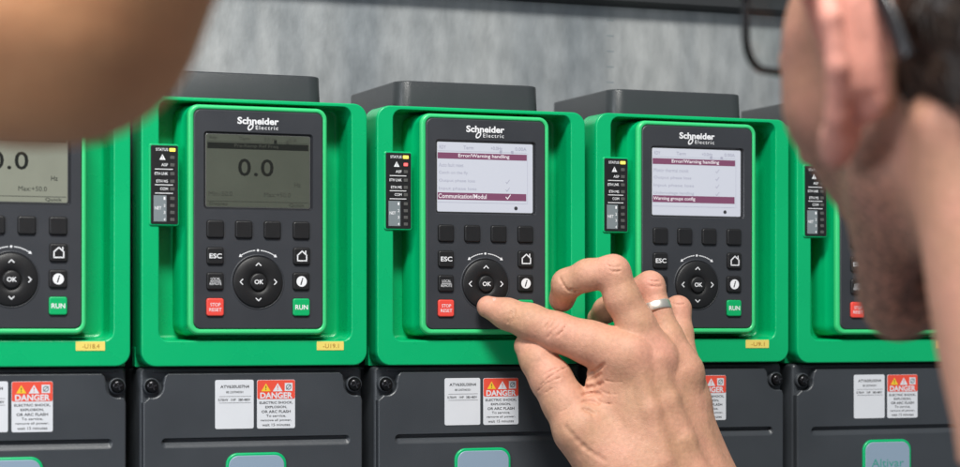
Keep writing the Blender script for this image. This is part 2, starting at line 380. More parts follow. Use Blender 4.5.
    q = MB(); y = KF-.12; R0 = 19.6
    for a0, a1 in ((57, 84), (96, 123)):
        P = [(cx+R0*math.cos(math.radians(a)), cz+R0*math.sin(math.radians(a))) for a in np.linspace(a0, a1, 8)]; stroke(q, P, .55, y)
    for a, sg in ((55.5, -1), (124.5, 1)):
        a = math.radians(a); px, pz = cx+R0*math.cos(a), cz+R0*math.sin(a); t = Vector((-math.sin(a), math.cos(a)))*sg; n = Vector((math.cos(a), math.sin(a)))
        poly(q, [(px+t.x*1.4, pz+t.y*1.4), (px+n.x*1.1-t.x*.5, pz+n.y*1.1-t.y*.5), (px-n.x*1.1-t.x*.5, pz-n.y*1.1-t.y*.5)][::(1 if sg < 0 else 1)], y)
    poly(q, circ(cx, cz+R0, .75, 12), y)
    B(q, 'dial_marking', WHITE, kp)
    # status panel
    m = MB(); y = -1.25; slab(m, 4.9, 21.9, 87.0, 135.2, 1.0, -.8, y, .2)
    yt = y-EPS
    zr = {'STATUS': 132.6, 'ASF': 123.3, 'ETH LNK': 117.9, 'ETH MS': 113.3, 'COM': 108.6}
    for s_, zc in zr.items():
        wd = {'STATUS': 7.6, 'ASF': 4.1, 'ETH LNK': 8.2, 'ETH MS': 7.2, 'COM': 4.8}[s_]; text(m, s_, 15.5-wd, 15.5, zc-.85, zc+.85, yt, 1, .012)
    m.add([(10.2, yt, 126.3), (14.0, yt, 126.3), (12.1, yt, 129.8)], [[0, 1, 2]], 1); text(m, '!', 11.9, 12.3, 126.8, 128.9, yt-.06, 0, .02)
    for zc in (120.6, 111.0, 105.9): quad(m, 7.4, 18.6, zc-.22, zc+.22, yt, 1)
    quad(m, 6.6, 14.6, 88.6, 104.6, yt, 2); text(m, 'NET', 7.3, 11.4, 95.9, 97.8, yt-.06, 1, .014)
    for i, zc in enumerate((102.8, 98.4, 94.2, 89.9)): text(m, str(i+1), 12.8, 13.9, zc-.9, zc+.9, yt-.06, 1, .014)
    st = B(m, 'status_panel', [BLACK, WHITE, GREYP])
    for i, zc in enumerate((132.6, 127.9, 123.3, 117.9, 113.3, 108.6, 102.8, 98.4, 94.2, 89.9)):
        q = MB(); wx = 1.85 if i == 0 else 1.35
        slab(q, 18.3-wx, 18.3+wx, zc-1.05, zc+.95, .3, y, y-.28, .15, 0, 3); l = B(q, 'indicator_light', LEDO, st); l['slot'] = i
    # lower cover
    m = MB(); CY = 4.0; x0, x1, z0, z1 = .4, 143.6, -189, -1.0
    loft(m, [(x0, x1, z0, z1, 2.5, 40), (x0, x1, z0, z1, 2.5, 11), (x0+.6, x1-.6, z0+.6, z1-.6, 2.2, 9.6), (x0+1.6, x1-1.6, z0+1, z1-1, 2, 9.0)], 0, False, True)
    sc_ = ((7.0, -12.3), (137.6, -12.3)); ro = 6.4
    Lo = [(x0+1.2, z0+2)]
    Lo += [(x1-1.2, z0+2)]
    def arc(cx, cz, r, a0, a1, n=10): return [(cx+r*math.cos(math.radians(a)), cz+r*math.sin(math.radians(a))) for a in np.linspace(a0, a1, n)]
    xr, xl, zt_ = x1-1.0, x0+1.0, -4.4
    sR, sL = sc_[1], sc_[0]
    Lo += [(xr, -22.5)]+arc(sR[0]+2.6, -19.5, 1.5, -10, -10, 1)+arc(sR[0], sR[1], ro+.6, 285, 170, 14)+[(sR[0]-ro-1.6, -6.4), (sR[0]-ro-3.6, zt_)]
    Lo += [(72, zt_)]
    Lo += [(sL[0]+ro+3.6, zt_), (sL[0]+ro+1.6, -6.4)]+arc(sL[0], sL[1], ro+.6, 10, -105, 14)+[(xl, -22.5)]
    gx0, gx1, gz0, gz1 = 12.4, 134.6, -50.6, -44.2
    hole = rrect(gx0, gx1, gz0, gz1, 3.1, 6)
    loops = [(Lo, 9.2)]
    for ins, yy in ((0, CY+.9), (.25, CY+.4), (.9, CY)): loops.append((offset(Lo, -ins), yy))
    strip_loops(m, loops, 0, False)
    plate(m, offset(Lo, -.9), [hole], CY)
    loft(m, [(gx0, gx1, gz0, gz1, 3.1, CY), (gx0+.3, gx1-.3, gz0+.5, gz1-.2, 2.7, CY+.1), (gx0+1.2, gx1-1.2, gz0+2.2, gz1-.4, 2, CY+1.1), (gx0+2, gx1-2, gz0+4.4, gz1-.7, .6, CY+2.8)], 0, False, True, True, 6)
    # small moulded ridge along the top edge
    slab(m, 8, 136, -3.6, -2.6, .4, 9.5, 6.4, .4)
    cv = B(m, 'lower_cover', DARK)
    for (sx, sz) in sc_:
        q = MB(); disc(q, sx, sz, [(5.2, 9.0), (5.1, 5.6), (4.4, 5.0), (4.1, 5.5), (4.0, 6.4)], 1, 32)
        disc(q, sx, sz, [(4.0, 6.3), (3.9, 3.4), (3.3, 2.5), (2.2, 2.0), (1.2, 1.85)], 0, 32)
        for a in (.35, .35+math.pi/2):
            u = Vector((math.cos(a), math.sin(a)))*2.4; v = Vector((-math.sin(a), math.cos(a)))*.42
            poly(q, [(sx-u.x-v.x, sz-u.y-v.y), (sx+u.x-v.x, sz+u.y-v.y), (sx+u.x+v.x, sz+u.y+v.y), (sx-u.x+v.x, sz-u.y+v.y)], 1.75, 2)
        B(q, 'screw', [SCREWM, DARK, BEZEL], cv)
    # warning label
    m = MB(); y = CY-.25; a0, a1, b0, b1 = 73.3, 98.0, -39.4, -9.0
    slab(m, a0, a1, b0, b1, 1.2, CY, y, .1, 0, 5); yt = y-EPS
    P = rrect(a0+.15, a1-.15, b1-11.9, b1-.15, 1.1, 5); poly(m, [(a, max(b, b1-11.9)) for a, b in P], yt, 1)
    def tri(cx, cz, h, mi): m.add([(cx-h*.62, yt-.06, cz-h/2), (cx+h*.62, yt-.06, cz-h/2), (cx, yt-.06, cz+h/2)], [[0, 1, 2]], mi)
    tri(79.0, -13.6, 4.9, 2); text(m, '!', 78.7, 79.3, -15.4, -12.6, yt-.12, 3, .015)
    tri(86.6, -13.6, 5.2, 0); text(m, '!', 86.3, 86.9, -15.4, -12.4, yt-.12, 1, .014)
    quad(m, 91.2, 96.2, -16.0, -11.0, yt-.06, 0)
    strip_loops(m, [(circ(93.7, -13.5, 1.8, 16), yt-.12), (circ(93.7, -13.5, 1.2, 16), yt-.12)], 4, False); stroke(m, [(92.3, -14.9), (95.1, -12.1)], .5, yt-.12, 4)
    text(m, 'DANGER', 75.3, 96.2, -20.6, -16.8, yt-.06, 0, .032)
    for i, (s_, hw, bo) in enumerate((('ELECTRIC SHOCK,', 10.8, .015), ('EXPLOSION,', 7, .015), ('OR ARC FLASH', 9.4, .015), ('To service,', 6.4, .005), ('remove all power,', 10, .005), ('wait 15 minutes', 9, .005))):
        zc = -23.2-i*2.75; text(m, s_, 85.6-hw, 85.6+hw, zc-.95, zc+.75, yt, 3, bo)
    B(m, 'warning_label', [LABEL, REDL, YEL, INK, GREYP])
    # plate with the green rim
    m = MB(); slab(m, 53.2, 92.2, -110, -54.2, 7.5, CY, CY-1.4, .9, 0); B(m, 'badge_rim', GREEN)
    m = MB(); slab(m, 54.9, 90.5, -108.4, -55.9, 6.2, CY-1.4, CY-1.9, .4, 0); text(m, 'Altivar', 59.5, 85.5, -73.2, -67.6, CY-1.9-EPS, 1, .0); B(m, 'badge_plate', [BLUEW, TEAL])
    root.location = (O[0]*MM, O[1]*MM, O[2]*MM)
    return root

# displays: the same window, other words
def display(kp, kind):
    m = MB(); X0, X1, Z0, Z1 = 39.0, 105.4, 98.3, 143.0; y = -2.95; yt = y-.1
    slab(m, X0, X1, Z0, Z1, 1.0, -2.6, y, .15, 0, 4)
    strip_loops(m, [(rrect(X0-.35, X1+.35, Z0-.35, Z1+.3, 1.3, 5), -2.85), (rrect(X0, X1, Z0, Z1, 1.0, 5), -2.98)], 5, True)
    if kind in ('idle', 'idle_pale'):
        quad(m, X0+.8, X1-.8, 134.2, 137.9, yt, 1); quad(m, X0+.8, X1-.8, 101.6, 101.9, yt, 2)
        quad(m, X0+.8, X1-.8, 138.6, 138.8, yt, 2)
        text(m, 'Rdy', 41, 46, 139.6, 141.9, yt, 2, .02); text(m, 'Term', 60, 67, 139.6, 141.9, yt, 2, .01); text(m, '0.0 Hz', 76, 84, 139.6, 141.9, yt, 2, .01); text(m, '0 A', 92, 97, 139.6, 141.9, yt, 2, .01)
        text(m, 'Pre-Ramp Ref Freq', 57, 85, 134.8, 137.3, yt-.05, 2, .01)
        text(m, '0.0', 59.3, 82.0, 117.6, 128.3, yt, 1, .010, spacing=1.1)
        text(m, 'Hz', 95.5, 99.5, 111.5, 114.3, yt, 2, .01)
        text(m, 'Min:-50.0', 40.6, 55.6, 105.0, 107.8, yt, 2, .0); text(m, 'Max:+50.0', 76, 93, 105.0, 107.8, yt, 2, .0)
        text(m, 'Display', 41, 53, 98.9, 101.1, yt, 2, .015); text(m, 'Quick', 92, 102, 98.9, 101.1, yt, 2, .01)
        for xx in (82.3, 90): quad(m, xx, xx+1.8, 138.2, 140.3, yt-.05, 1 if xx < 85 else 2)
        mats = [LCD if kind == 'idle' else LCDP, LCDD, LCDM, LCDD, LCDD, EDGE]
    else:
        quad(m, X0+.3, X1-4.2, 132.3, 136.2, yt, 1); text(m, 'Error/Warning handling', 53.5, 89, 132.8, 135.7, yt-.05, 3, .015)
        za = 106.0 if kind == 'fault' else 106.9
        quad(m, X0+.3, X1-4.6, za, za+4.6, yt, 1)
        text(m, 'Communication/Modul' if kind == 'fault' else 'Warning groups config', X0+.8, 73 if kind == 'fault' else 71, za+.9, za+3.8, yt-.05, 3, .015)
        rows = (('Auto fault reset', 57), ('Catch on the fly', 60), ('Output phase loss', 65), ('Input phase loss', 66)) if kind == 'fault' else (('Motor thermal monit', 66), ('Output phase loss', 68), ('Input phase loss', 70), ('Undervoltage handling', 70))
        for i, (s_, xe) in enumerate(rows):
            zc = 128.4-i*5.1; text(m, s_, X0+1.2, xe, zc-1.3, zc+1.1, yt, 2, .0)
            if i > 1 or kind != 'fault': stroke(m, [(86.5, zc), (87.3, zc-.9), (89.0, zc+1.3)], .35, yt, 2)
        if kind == 'fault': stroke(m, [(86.6, za+2.3), (87.6, za+1.2), (89.6, za+3.8)], .6, yt-.05, 3)
        for s_, a, b in (('RDY', 40.5, 45), ('Term', 57, 64), ('+0.0Hz', 76, 84), ('0.00A', 93, 101)): text(m, s_, a, b, 138.6, 140.9, yt, 2, .012)
        quad(m, X0+.3, X1-4.4, 137.2, 137.35, yt, 2); quad(m, X0+.3, X1-4.4, 104.2, 104.4, yt, 2)
        for xx in (82.0, 90): quad(m, xx, xx+1.8, 136.7, 138.4, yt-.05, 2)
        quad(m, 101.6, 101.8, 104, 137, yt, 2)
        poly(m, circ(93.5, 101.2, 1.25, 12), yt-.05, 4)
        mats = [LIT, LITB, LITT, LITW, INK, EDGE]
    return m.build('display', mats, kp, O)
def data_label(root, code):
    m = MB(); CY = 4.0; y = CY-.25; a0, a1, b0, b1 = 46.5, 71.2, -39.2, -8.8
    slab(m, a0, a1, b0, b1, 1.2, CY, y, .1, 0, 5); yt = y-EPS
    text(m, code, 49.8, 68.2, -13.9, -12.0, yt, 1, .012); text(m, '8B 2307040301', 53.5, 64.4, -17.0, -15.7, yt, 1, 0)
    text(m, '0.75kW   1HP   380-480V', 48.4, 68.9, -21.9, -20.4, yt, 1, .01); quad(m, 49, 69.4, -19.1, -18.95, yt, 1); quad(m, 49, 69.4, -23.1, -22.95, yt, 1)
    return m.build('data_label', [LABEL, INK], root, O)
def sticker(root, s_):
    m = MB(); slab(m, 111.0, 128.8, 9.4, 15.0, .4, .05, -.25, .08, 0, 3); text(m, s_, 115, 125.4, 10.8, 13.5, -.25-EPS, 1, .0); return m.build('number_sticker', [STICK, STINK], root, O)

def kids(o): return [c for c in bpy.data.objects if c.parent == o]
def copy_tree(o, parent=None):
    c = o.copy(); COL.objects.link(c)
    if parent: c.parent = parent
    for ch in kids(o): copy_tree(ch, c)
    return c
proto = make_drive()
spec = [
 (0, 'green motor drive whose whole 0.0 reading shows on a dull grey-green display', 'idle', 'ATV630U07N4', '-U19.1', {0: LEDY}),
 (-1, 'leftmost green motor drive, cut off at its left side, below the blurred tanned arm', 'idle_pale', 'ATV630U07N4', '-U18.4', {}),
 (1, 'green motor drive with white display and red and yellow lights, touched by the index finger', 'fault', 'ATV630U30N4', '-U17.1', {0: LEDY, 1: LEDR}),
 (2, 'green motor drive with white display and only a yellow light, behind the silver ring', 'menu', 'ATV630U30N4', '-U9.1', {0: LEDY}),
 (3, 'rightmost green motor drive, its keypad mostly hidden behind the man\'s jaw', 'idle', 'ATV630U55N4', '-U8.1', {0: LEDY}),
]
roots = []
trees = [proto]+[copy_tree(proto) for _ in spec[1:]]
for (k, lab, kind, code, stk, leds), r in zip(spec, trees):
    r.location.x = (O[0]+152*k)*MM; r.location.z += {0: 0, -1: .4, 1: -.2, 2: .3, 3: -.5}[k]*MM; r.rotation_euler.y = {0: 0, -1: .001, 1: -.0012, 2: .001, 3: -.0015}[k]
    tag(r, lab, 'motor drive', 'motor drives in a row on the cabinet wall')
    for ch in kids(r):
        if ch.name.split('.')[0] == 'keypad': display(ch, kind)
        if ch.name.split('.')[0] == 'status_panel':
            for l in kids(ch):
                i = l.get('slot'); 
                if i in leds:
                    l.data = l.data.copy(); l.data.materials[0] = leds[i]; l['label'] = 'lit yellow indicator light' if leds[i] is LEDY else 'lit red indicator light'
                if 'slot' in l: del l['slot']
    data_label(r, code); sticker(r, stk)

# ------------------------------------------------------------------ organic shapes: distance fields turned into one skin
class Field:
    def __init__(s, lo, hi, h):
        s.lo = np.array(lo, float); s.h = h; s.n = np.ceil((np.array(hi)-s.lo)/h).astype(int)+1
        s.ax = [s.lo[i]+np.arange(s.n[i])*h for i in range(3)]
        s.f = np.full(s.n, 60.0, np.float32)
    def box(s, lo, hi):
        i0 = np.maximum(0, np.floor((np.array(lo)-s.lo)/s.h).astype(int)); i1 = np.minimum(s.n, np.ceil((np.array(hi)-s.lo)/s.h).astype(int)+1)
        sl = tuple(slice(a, max(a, b)) for a, b in zip(i0, i1)); X = s.ax[0][sl[0]][:, None, None]; Y = s.ax[1][sl[1]][None, :, None]; Z = s.ax[2][sl[2]][None, None, :]
        return sl, X, Y, Z
def smin(a, b, k):
    if k <= 0: return np.minimum(a, b)
    h = np.clip(.5+.5*(b-a)/k, 0, 1); return b+(a-b)*h-k*h*(1-h)
def d_cone(X, Y, Z, a, b, r1, r2):
    ab = np.array(b, float)-a; L = max(1e-6, float(ab@ab))
    t = np.clip(((X-a[0])*ab[0]+(Y-a[1])*ab[1]+(Z-a[2])*ab[2])/L, 0, 1)
    return np.sqrt((X-a[0]-t*ab[0])**2+(Y-a[1]-t*ab[1])**2+(Z-a[2]-t*ab[2])**2)-(r1+(r2-r1)*t)
def cone(F, a, b, r1, r2, k=0, pad=14):
    a = np.array(a, float); b = np.array(b, float); R = max(r1, r2)+pad
    sl, X, Y, Z = F.box(np.minimum(a, b)-R, np.maximum(a, b)+R)
    F.f[sl] = smin(F.f[sl], d_cone(X, Y, Z, a, b, r1, r2).astype(np.float32), k)
def ell(F, c, r, k=0, M=None, pad=16, sub=False):
    """ellipsoid, M rows = its own axes"""
    c = np.array(c, float); r = np.array(r, float); R = r.max()+pad
    sl, X, Y, Z = F.box(c-R, c+R); dx, dy, dz = X-c[0], Y-c[1], Z-c[2]
    if M is None: M = np.eye(3)
    q = [(M[i][0]*dx+M[i][1]*dy+M[i][2]*dz) for i in range(3)]
    k0 = np.sqrt((q[0]/r[0])**2+(q[1]/r[1])**2+(q[2]/r[2])**2); k1 = np.sqrt((q[0]/r[0]**2)**2+(q[1]/r[1]**2)**2+(q[2]/r[2]**2)**2)
    d = (k0*(k0-1)/np.maximum(k1, 1e-6)).astype(np.float32)
    F.f[sl] = -smin(-F.f[sl], d, k) if sub else smin(F.f[sl], d, k)
def carve(F, a, b, r, k=1.2):
    a = np.array(a, float); b = np.array(b, float); R = r+k+4
    sl, X, Y, Z = F.box(np.minimum(a, b)-R, np.maximum(a, b)+R)
    F.f[sl] = -smin(-F.f[sl], d_cone(X, Y, Z, a, b, r, r).astype(np.float32), k)
def nets(F):
    f = F.f; ins = f < 0
    c = np.zeros(tuple(n-1 for n in f.shape), np.int8)
    for i in (0, 1):
        for j in (0, 1):
            for k in (0, 1): c += ins[i:i+c.shape[0], j:j+c.shape[1], k:k+c.shape[2]]
    act = (c > 0) & (c < 8); idx = np.argwhere(act); vid = np.full(c.shape, -1, np.int64); vid[act] = np.arange(len(idx))
    acc = np.zeros((len(idx), 3)); cnt = np.zeros(len(idx)); cor = [(i, j, k) for i in (0, 1) for j in (0, 1) for k in (0, 1)]
    val = {o: f[idx[:, 0]+o[0], idx[:, 1]+o[1], idx[:, 2]+o[2]] for o in cor}
    for o in cor:
        for ax in range(3):
            if o[ax] == 0:
                p = list(o); p[ax] = 1; p = tuple(p); a, b = val[o], val[p]; m = (a < 0) != (b < 0)
                t = np.where(m, a/np.where(m, a-b, 1), 0); q = np.tile(np.array(o, float), (len(idx), 1)); q[:, ax] += t
                acc[m] += q[m]; cnt[m] += 1
    V = F.lo+(idx+acc/cnt[:, None])*F.h; Q = []
    for ax in range(3):
        sl0 = [slice(None)]*3; sl1 = [slice(None)]*3; sl0[ax] = slice(0, -1); sl1[ax] = slice(1, None)
        e = ins[tuple(sl0)] != ins[tuple(sl1)]; E_ = np.argwhere(e); u, v = (ax+1) % 3, (ax+2) % 3
        E_ = E_[(E_[:, u] > 0) & (E_[:, v] > 0) & (E_[:, u] < c.shape[u]) & (E_[:, v] < c.shape[v])]
        g = []
        for du, dv in ((1, 1), (0, 1), (0, 0), (1, 0)):
            t = E_.copy(); t[:, u] -= du; t[:, v] -= dv; g.append(vid[t[:, 0], t[:, 1], t[:, 2]])
        q = np.stack(g, 1); s_ = ins[E_[:, 0], E_[:, 1], E_[:, 2]]; q[~s_] = q[~s_][:, ::-1]; Q.append(q)
    return V, np.concatenate(Q)
def smooth_v(V, Q, it=2, lam=.5):
    for _ in range(it):
        for l in (lam, -lam*1.02):
            acc = np.zeros_like(V); cnt = np.zeros(len(V))
            for i in range(4):
                a, b = Q[:, i], Q[:, (i+1) % 4]
                np.add.at(acc, a, V[b]); np.add.at(cnt, a, 1); np.add.at(acc, b, V[a]); np.add.at(cnt, b, 1)
            V = V+l*(acc/np.maximum(cnt, 1)[:, None]-V)
    return V
def skin_mesh(name, parts, m, tone=None, parent=None, origin=(0, 0, 0)):
    Vs, Qs, n = [], [], 0
    for V, Q in parts: Vs.append(V); Qs.append(Q+n); n += len(V)
    V = np.concatenate(Vs); Q = np.concatenate(Qs)
    me = bpy.data.meshes.new(name); me.vertices.add(len(V)); me.vertices.foreach_set('co', ((V-np.array(origin))*MM).astype(np.float32).ravel())
    me.loops.add(Q.size); me.loops.foreach_set('vertex_index', Q.ravel().astype(np.int32)); me.polygons.add(len(Q))
    me.polygons.foreach_set('loop_start', (np.arange(len(Q))*4).astype(np.int32)); me.polygons.foreach_set('loop_total', np.full(len(Q), 4, np.int32))
    me.update(calc_edges=True); me.polygons.foreach_set('use_smooth', np.ones(len(Q), bool)); me.materials.append(m)
    if tone is not None:
        at = me.color_attributes.new('tone', 'FLOAT_COLOR', 'POINT'); T = tone(V); c = np.zeros((len(V), 4), np.float32); c[:, 0] = T[0]; c[:, 1] = T[1]; c[:, 3] = 1
        at.data.foreach_set('color', c.ravel())
    o = bpy.data.objects.new(name, me); COL.objects.link(o); o.location = [c*MM for c in origin]
    if parent: o.parent = parent; o.matrix_parent_inverse = Matrix.Translation(parent.location).inverted()
    return o

# ------------------------------------------------------------------ the hand
def H(x, y, h): return p2w(x, y, -h)
allp = dict(
 index=[(488, 307, 13, 7.2), (507, 314, 20, 9.8), (530, 322, 29, 11.4), (556, 332, 38, 12.4), (590, 343, 50, 13.8), (628, 356, 62, 17)],
 middle=[(562, 299, 24, 8.4), (567, 284, 38, 9.4), (588, 275, 50, 9.8), (613, 272, 58, 10.6), (622, 298, 60, 11.2), (636, 324, 62, 12.0), (652, 356, 63, 14.5)],
 ring=[(598, 318, 10, 7.0), (606, 310, 20, 8.0), (628, 296, 34, 8.6), (650, 286, 46, 9.2), (656, 310, 50, 9.3), (667, 338, 56, 10.4), (681, 370, 60, 14)],
 pinky=[(640, 330, 10, 6.5), (652, 324, 18, 7.4), (668, 314, 27, 7.8), (678, 309, 32, 8.2), (680, 334, 38, 8.4), (684, 364, 47, 9.6), (690, 400, 53, 12)],
 thumb=[(527, 346, 24, 8.4), (538, 360, 30, 11.0), (551, 379, 36, 13.0), (564, 402, 42, 13.6), (580, 428, 50, 16.5), (612, 462, 56, 22)])
lo = H(470, 500, 0)*0+[p2w(465, 500, 0)[0]-10, -125, -125]; hi = [p2w(770, 300, 0)[0]+25, 12, 80]
HV = 0.72
F = Field(lo, hi, HV)
# palm
pts = lambda L: [(H(a, b, c), r) for a, b, c, r in L]
palm = pts([(632, 372, 58, 21), (665, 395, 58, 22), (690, 410, 54, 17)])
rootk = {}
wr = [(H(656, 500, 66), 27), (H(700, 505, 66), 25)]
cone(F, H(628, 362, 57), H(640, 470, 60), 17, 25, 0)
cone(F, H(652, 366, 59), H(665, 480, 63), 17, 24, 10)
cone(F, H(679, 384, 57), H(690, 490, 63), 15.5, 22, 10)
cone(F, H(688, 404, 52), H(716, 500, 60), 11, 21, 10)
cone(F, H(583, 432, 50), H(640, 500, 58), 14, 25, 14)
cone(F, H(611, 380, 52), H(607, 428, 52), 12.5, 13.5, 8)
cone(F, H(640, 480, 60), H(735, 600, 85), 27, 27, 14)
cone(F, H(690, 490, 60), H(775, 610, 82), 24, 25, 12)
P0 = F.f.copy()
total = P0.copy()
for nm, L in allp.items():
    G = Field(lo, hi, HV); 
    Q_ = pts(L)
    for (a, ra), (b, rb) in zip(Q_[:-1], Q_[1:]): cone(G, a, b, ra, rb, 3.5 if nm != 'thumb' else 5)
    total = np.minimum(total, smin(G.f, P0, 9.0))
F.f = total
# bony knuckles, tendons

for (x, y, h, r) in ((627, 354, 65, 11), (657, 358, 62, 9), (676, 368, 59, 9)):
    c = H(x, y, h); ell(F, c, (r, r, r), 10)
def ridge(P, r, k=5):
    Q_ = pts(P)
    for (a, ra), (b, rb) in zip(Q_[:-1], Q_[1:]): cone(F, a, b, ra, rb, k, 8)

ridge([(655, 362, 74, 4), (670, 400, 77, 4), (686, 440, 80, 4.2), (704, 480, 83, 4)], 4, 6)
ridge([(680, 376, 66, 3.5), (697, 420, 68.5, 3.5), (716, 470, 74, 4)], 4, 6)
ridge([(640, 372, 74, 4), (650, 410, 78, 4), (664, 460, 84, 4.5)], 4, 7)
ridge([(692, 396, 54, 3.5), (706, 440, 60, 3.5), (724, 478, 68, 4)], 4, 5)
# joint creases (surface depth a little out from the bone)
def crease(x0, y0, x1, y1, h, r=.7, k=1.0): carve(F, H(x0, y0, h), H(x1, y1, h), r, k)
SURF = F.f.copy()
def onsurf(x, y):
    """height above the wall of the skin seen at this place"""
    for h in np.arange(118, 0, -0.6):
        p = H(x, y, h); i = np.round((p-F.lo)/F.h).astype(int)
        if (i >= 0).all() and (i < F.n).all() and SURF[tuple(i)] < 0: return h
    return 0
def scr(P, r=.55, k=.9, out=.15):
    Q_ = [(x, y, onsurf(x, y)) for x, y in P]
    for (x0, y0, h0), (x1, y1, h1) in zip(Q_[:-1], Q_[1:]):
        if h0 > 0 and h1 > 0 and abs(h0-h1) < 8: carve(F, H(x0, y0, h0+out), H(x1, y1, h1+out), r, k)
def sline(x0, y0, x1, y1, bend=0, n=6, **kw):
    P = []
    for i in range(n+1):
        t = i/n; b = bend*4*t*(1-t); dx, dy = x1-x0, y1-y0; L = math.hypot(dx, dy); P.append((x0+dx*t-dy/L*b, y0+dy*t+dx/L*b))
    scr(P, **kw)
fine = dict(r=.32, k=.7, out=.12)
for a in ((549, 329, 556, 318, 1), (552, 332, 561, 320, 1.5), (547, 338, 551, 331, 1), (557, 336, 566, 325, 1), (545, 328, 551, 317, .5), (508, 322, 512, 306, 1), (511, 324, 515, 307, 1)): sline(*a, **fine)
for a in ((541, 385, 568, 367, -2), (543, 376, 558, 368, -1), (538, 391, 560, 378, -2), (545, 393, 553, 388, 0)): sline(*a, **fine)
for a in ((560, 277, 571, 292, 2), (571, 289, 581, 292, 1)): sline(*a, r=.5, k=1.0)
for a in ((606, 260, 619, 261, 1), (607, 265, 621, 266, 1.5), (609, 270, 620, 271, 1), (648, 280, 660, 281, 1), (648, 285, 661, 286, 1), (672, 303, 684, 304, 1)): sline(*a, **fine)
# puckered skin between thumb and index finger
for (x, y, h, r) in ((592, 374, 50, 3.4), (590, 382, 51, 3.2), (590, 390, 51, 3.4), (589, 398, 51, 3.2), (588, 406, 51, 3)): ell(F, H(x, y, h), (r, r, r), 2.0)
SURF = F.f.copy()
for a in ((582, 381, 600, 374, 2), (582, 388, 602, 383, 2), (583, 395, 600, 394, -1), (583, 402, 598, 404, -2), (586, 374, 604, 364, 2), (584, 409, 594, 414, -1)): sline(*a, r=.8, k=1.6, out=0)
sline(566, 428, 604, 460, 3, r=.3, k=3, out=1.0)
for a in ((560, 412, 572, 404, 1), (596, 398, 612, 404, 2), (600, 390, 618, 394, 2), (604, 380, 622, 382, 1)): sline(*a, r=.25, k=.9, out=.25)
def clean(V, Q, it=1): return smooth_v(V, Q, it), Q
V, Q = nets(F); handp = clean(V, Q)
knu = np.array([H(626, 352, 70), H(654, 350, 74), H(613, 266, 62), H(651, 284, 50), H(554, 330, 44), H(549, 376, 44), H(679, 303, 36), H(488, 303, 14), H(561, 300, 26), H(528, 342, 26)])

# ------------------------------------------------------------------ head, neck, shoulders and the arm that carries the hand
FA = math.radians(-9.0)                                   # which way the face looks
FX = np.array([math.sin(FA), math.cos(FA), 0]); LX = np.array([-math.cos(FA), math.sin(FA), 0]); ZX = np.array([0, 0, 1.0])
HC = pd(997, 75, 893); HC[2] = 122.0
def hw(x, y, z): return HC+LX*x+FX*y+ZX*z
ML = np.array([LX, FX, ZX])
c0 = HC+np.array([-135, -160, -150]); c1 = HC+np.array([140, 170, 140])
F = Field(c0, c1, 1.9)
def E3(c, r, k=0, sub=False): ell(F, hw(*c), r, k, ML, sub=sub)
def C3(a, b, r1, r2, k=0): cone(F, hw(*a), hw(*b), r1, r2, k, 22)
E3((0, -12, 38), (75, 95, 80)); E3((0, 32, -6), (59, 58, 62), 24)
for s in (1, -1):
    C3((s*53, 8, -36), (s*15, 50, -83), 15, 12, 16); E3((s*44, 52, -4), (18, 20, 22), 14); E3((s*44, 52, 24), (18, 20, 26), 12); C3((s*20, 86, 36), (s*38, 74, 36), 8, 8, 10)
    E3((s*30, 98, 18), (16, 12, 11), 8, True); E3((s*30, 84, 17), (12.5, 12, 12), 2)
C3((0, 58, -87), (0, 60, -89), 14.5, 14.5, 14); C3((0, 92, 22), (0, 112, -18), 6, 9, 8)
for s in (1, -1): E3((s*10, 102, -20), (8, 9, 7), 4)
C3((-13, 74, -45), (13, 74, -45), 7, 7, 6); C3((-11, 68, -56), (11, 68, -56), 7.5, 7.5, 6); carve(F, hw(-18, 82, -50), hw(18, 82, -50), 1.5, 2)
C3((0, -38, -30), (0, -84, -190), 58, 66, 22)
C3((60, -32, -20), (20, -16, -130), 10, 10, 16)             # neck muscle
for s in (1, -1):                                          # ears
    R_ = [(78, 10, 10), (91, 8, 34), (100, -4, 43), (106, -18, 36), (107, -25, 18), (103, -24, 0), (96, -15, -18), (88, -4, -30)]
    for a, b in zip(R_[:-1], R_[1:]): C3((s*a[0], *a[1:]), (s*b[0], *b[1:]), 4.2, 4.2, 2.5)
    R_ = [(92, -6, 28), (96, -16, 18), (94, -18, 0), (88, -8, -12)]
    for a, b in zip(R_[:-1], R_[1:]): C3((s*a[0], *a[1:]), (s*b[0], *b[1:]), 4.2, 4.2, 4)
    C3((s*86, -5, -24), (s*84, 0, -30), 8, 6.5, 5)
    C3((s*80, -18, 28), (s*80, -16, -10), 10, 9, 8); C3((s*88, -19, 26), (s*88, -18, -4), 8, 7.5, 5); C3((s*95, -20, 26), (s*94, -19, -6), 5, 5, 4)
    E3((s*88, 4, 0), (8, 8, 12), 4, True)
V, Q = nets(F); headp = clean(V, Q, 2)
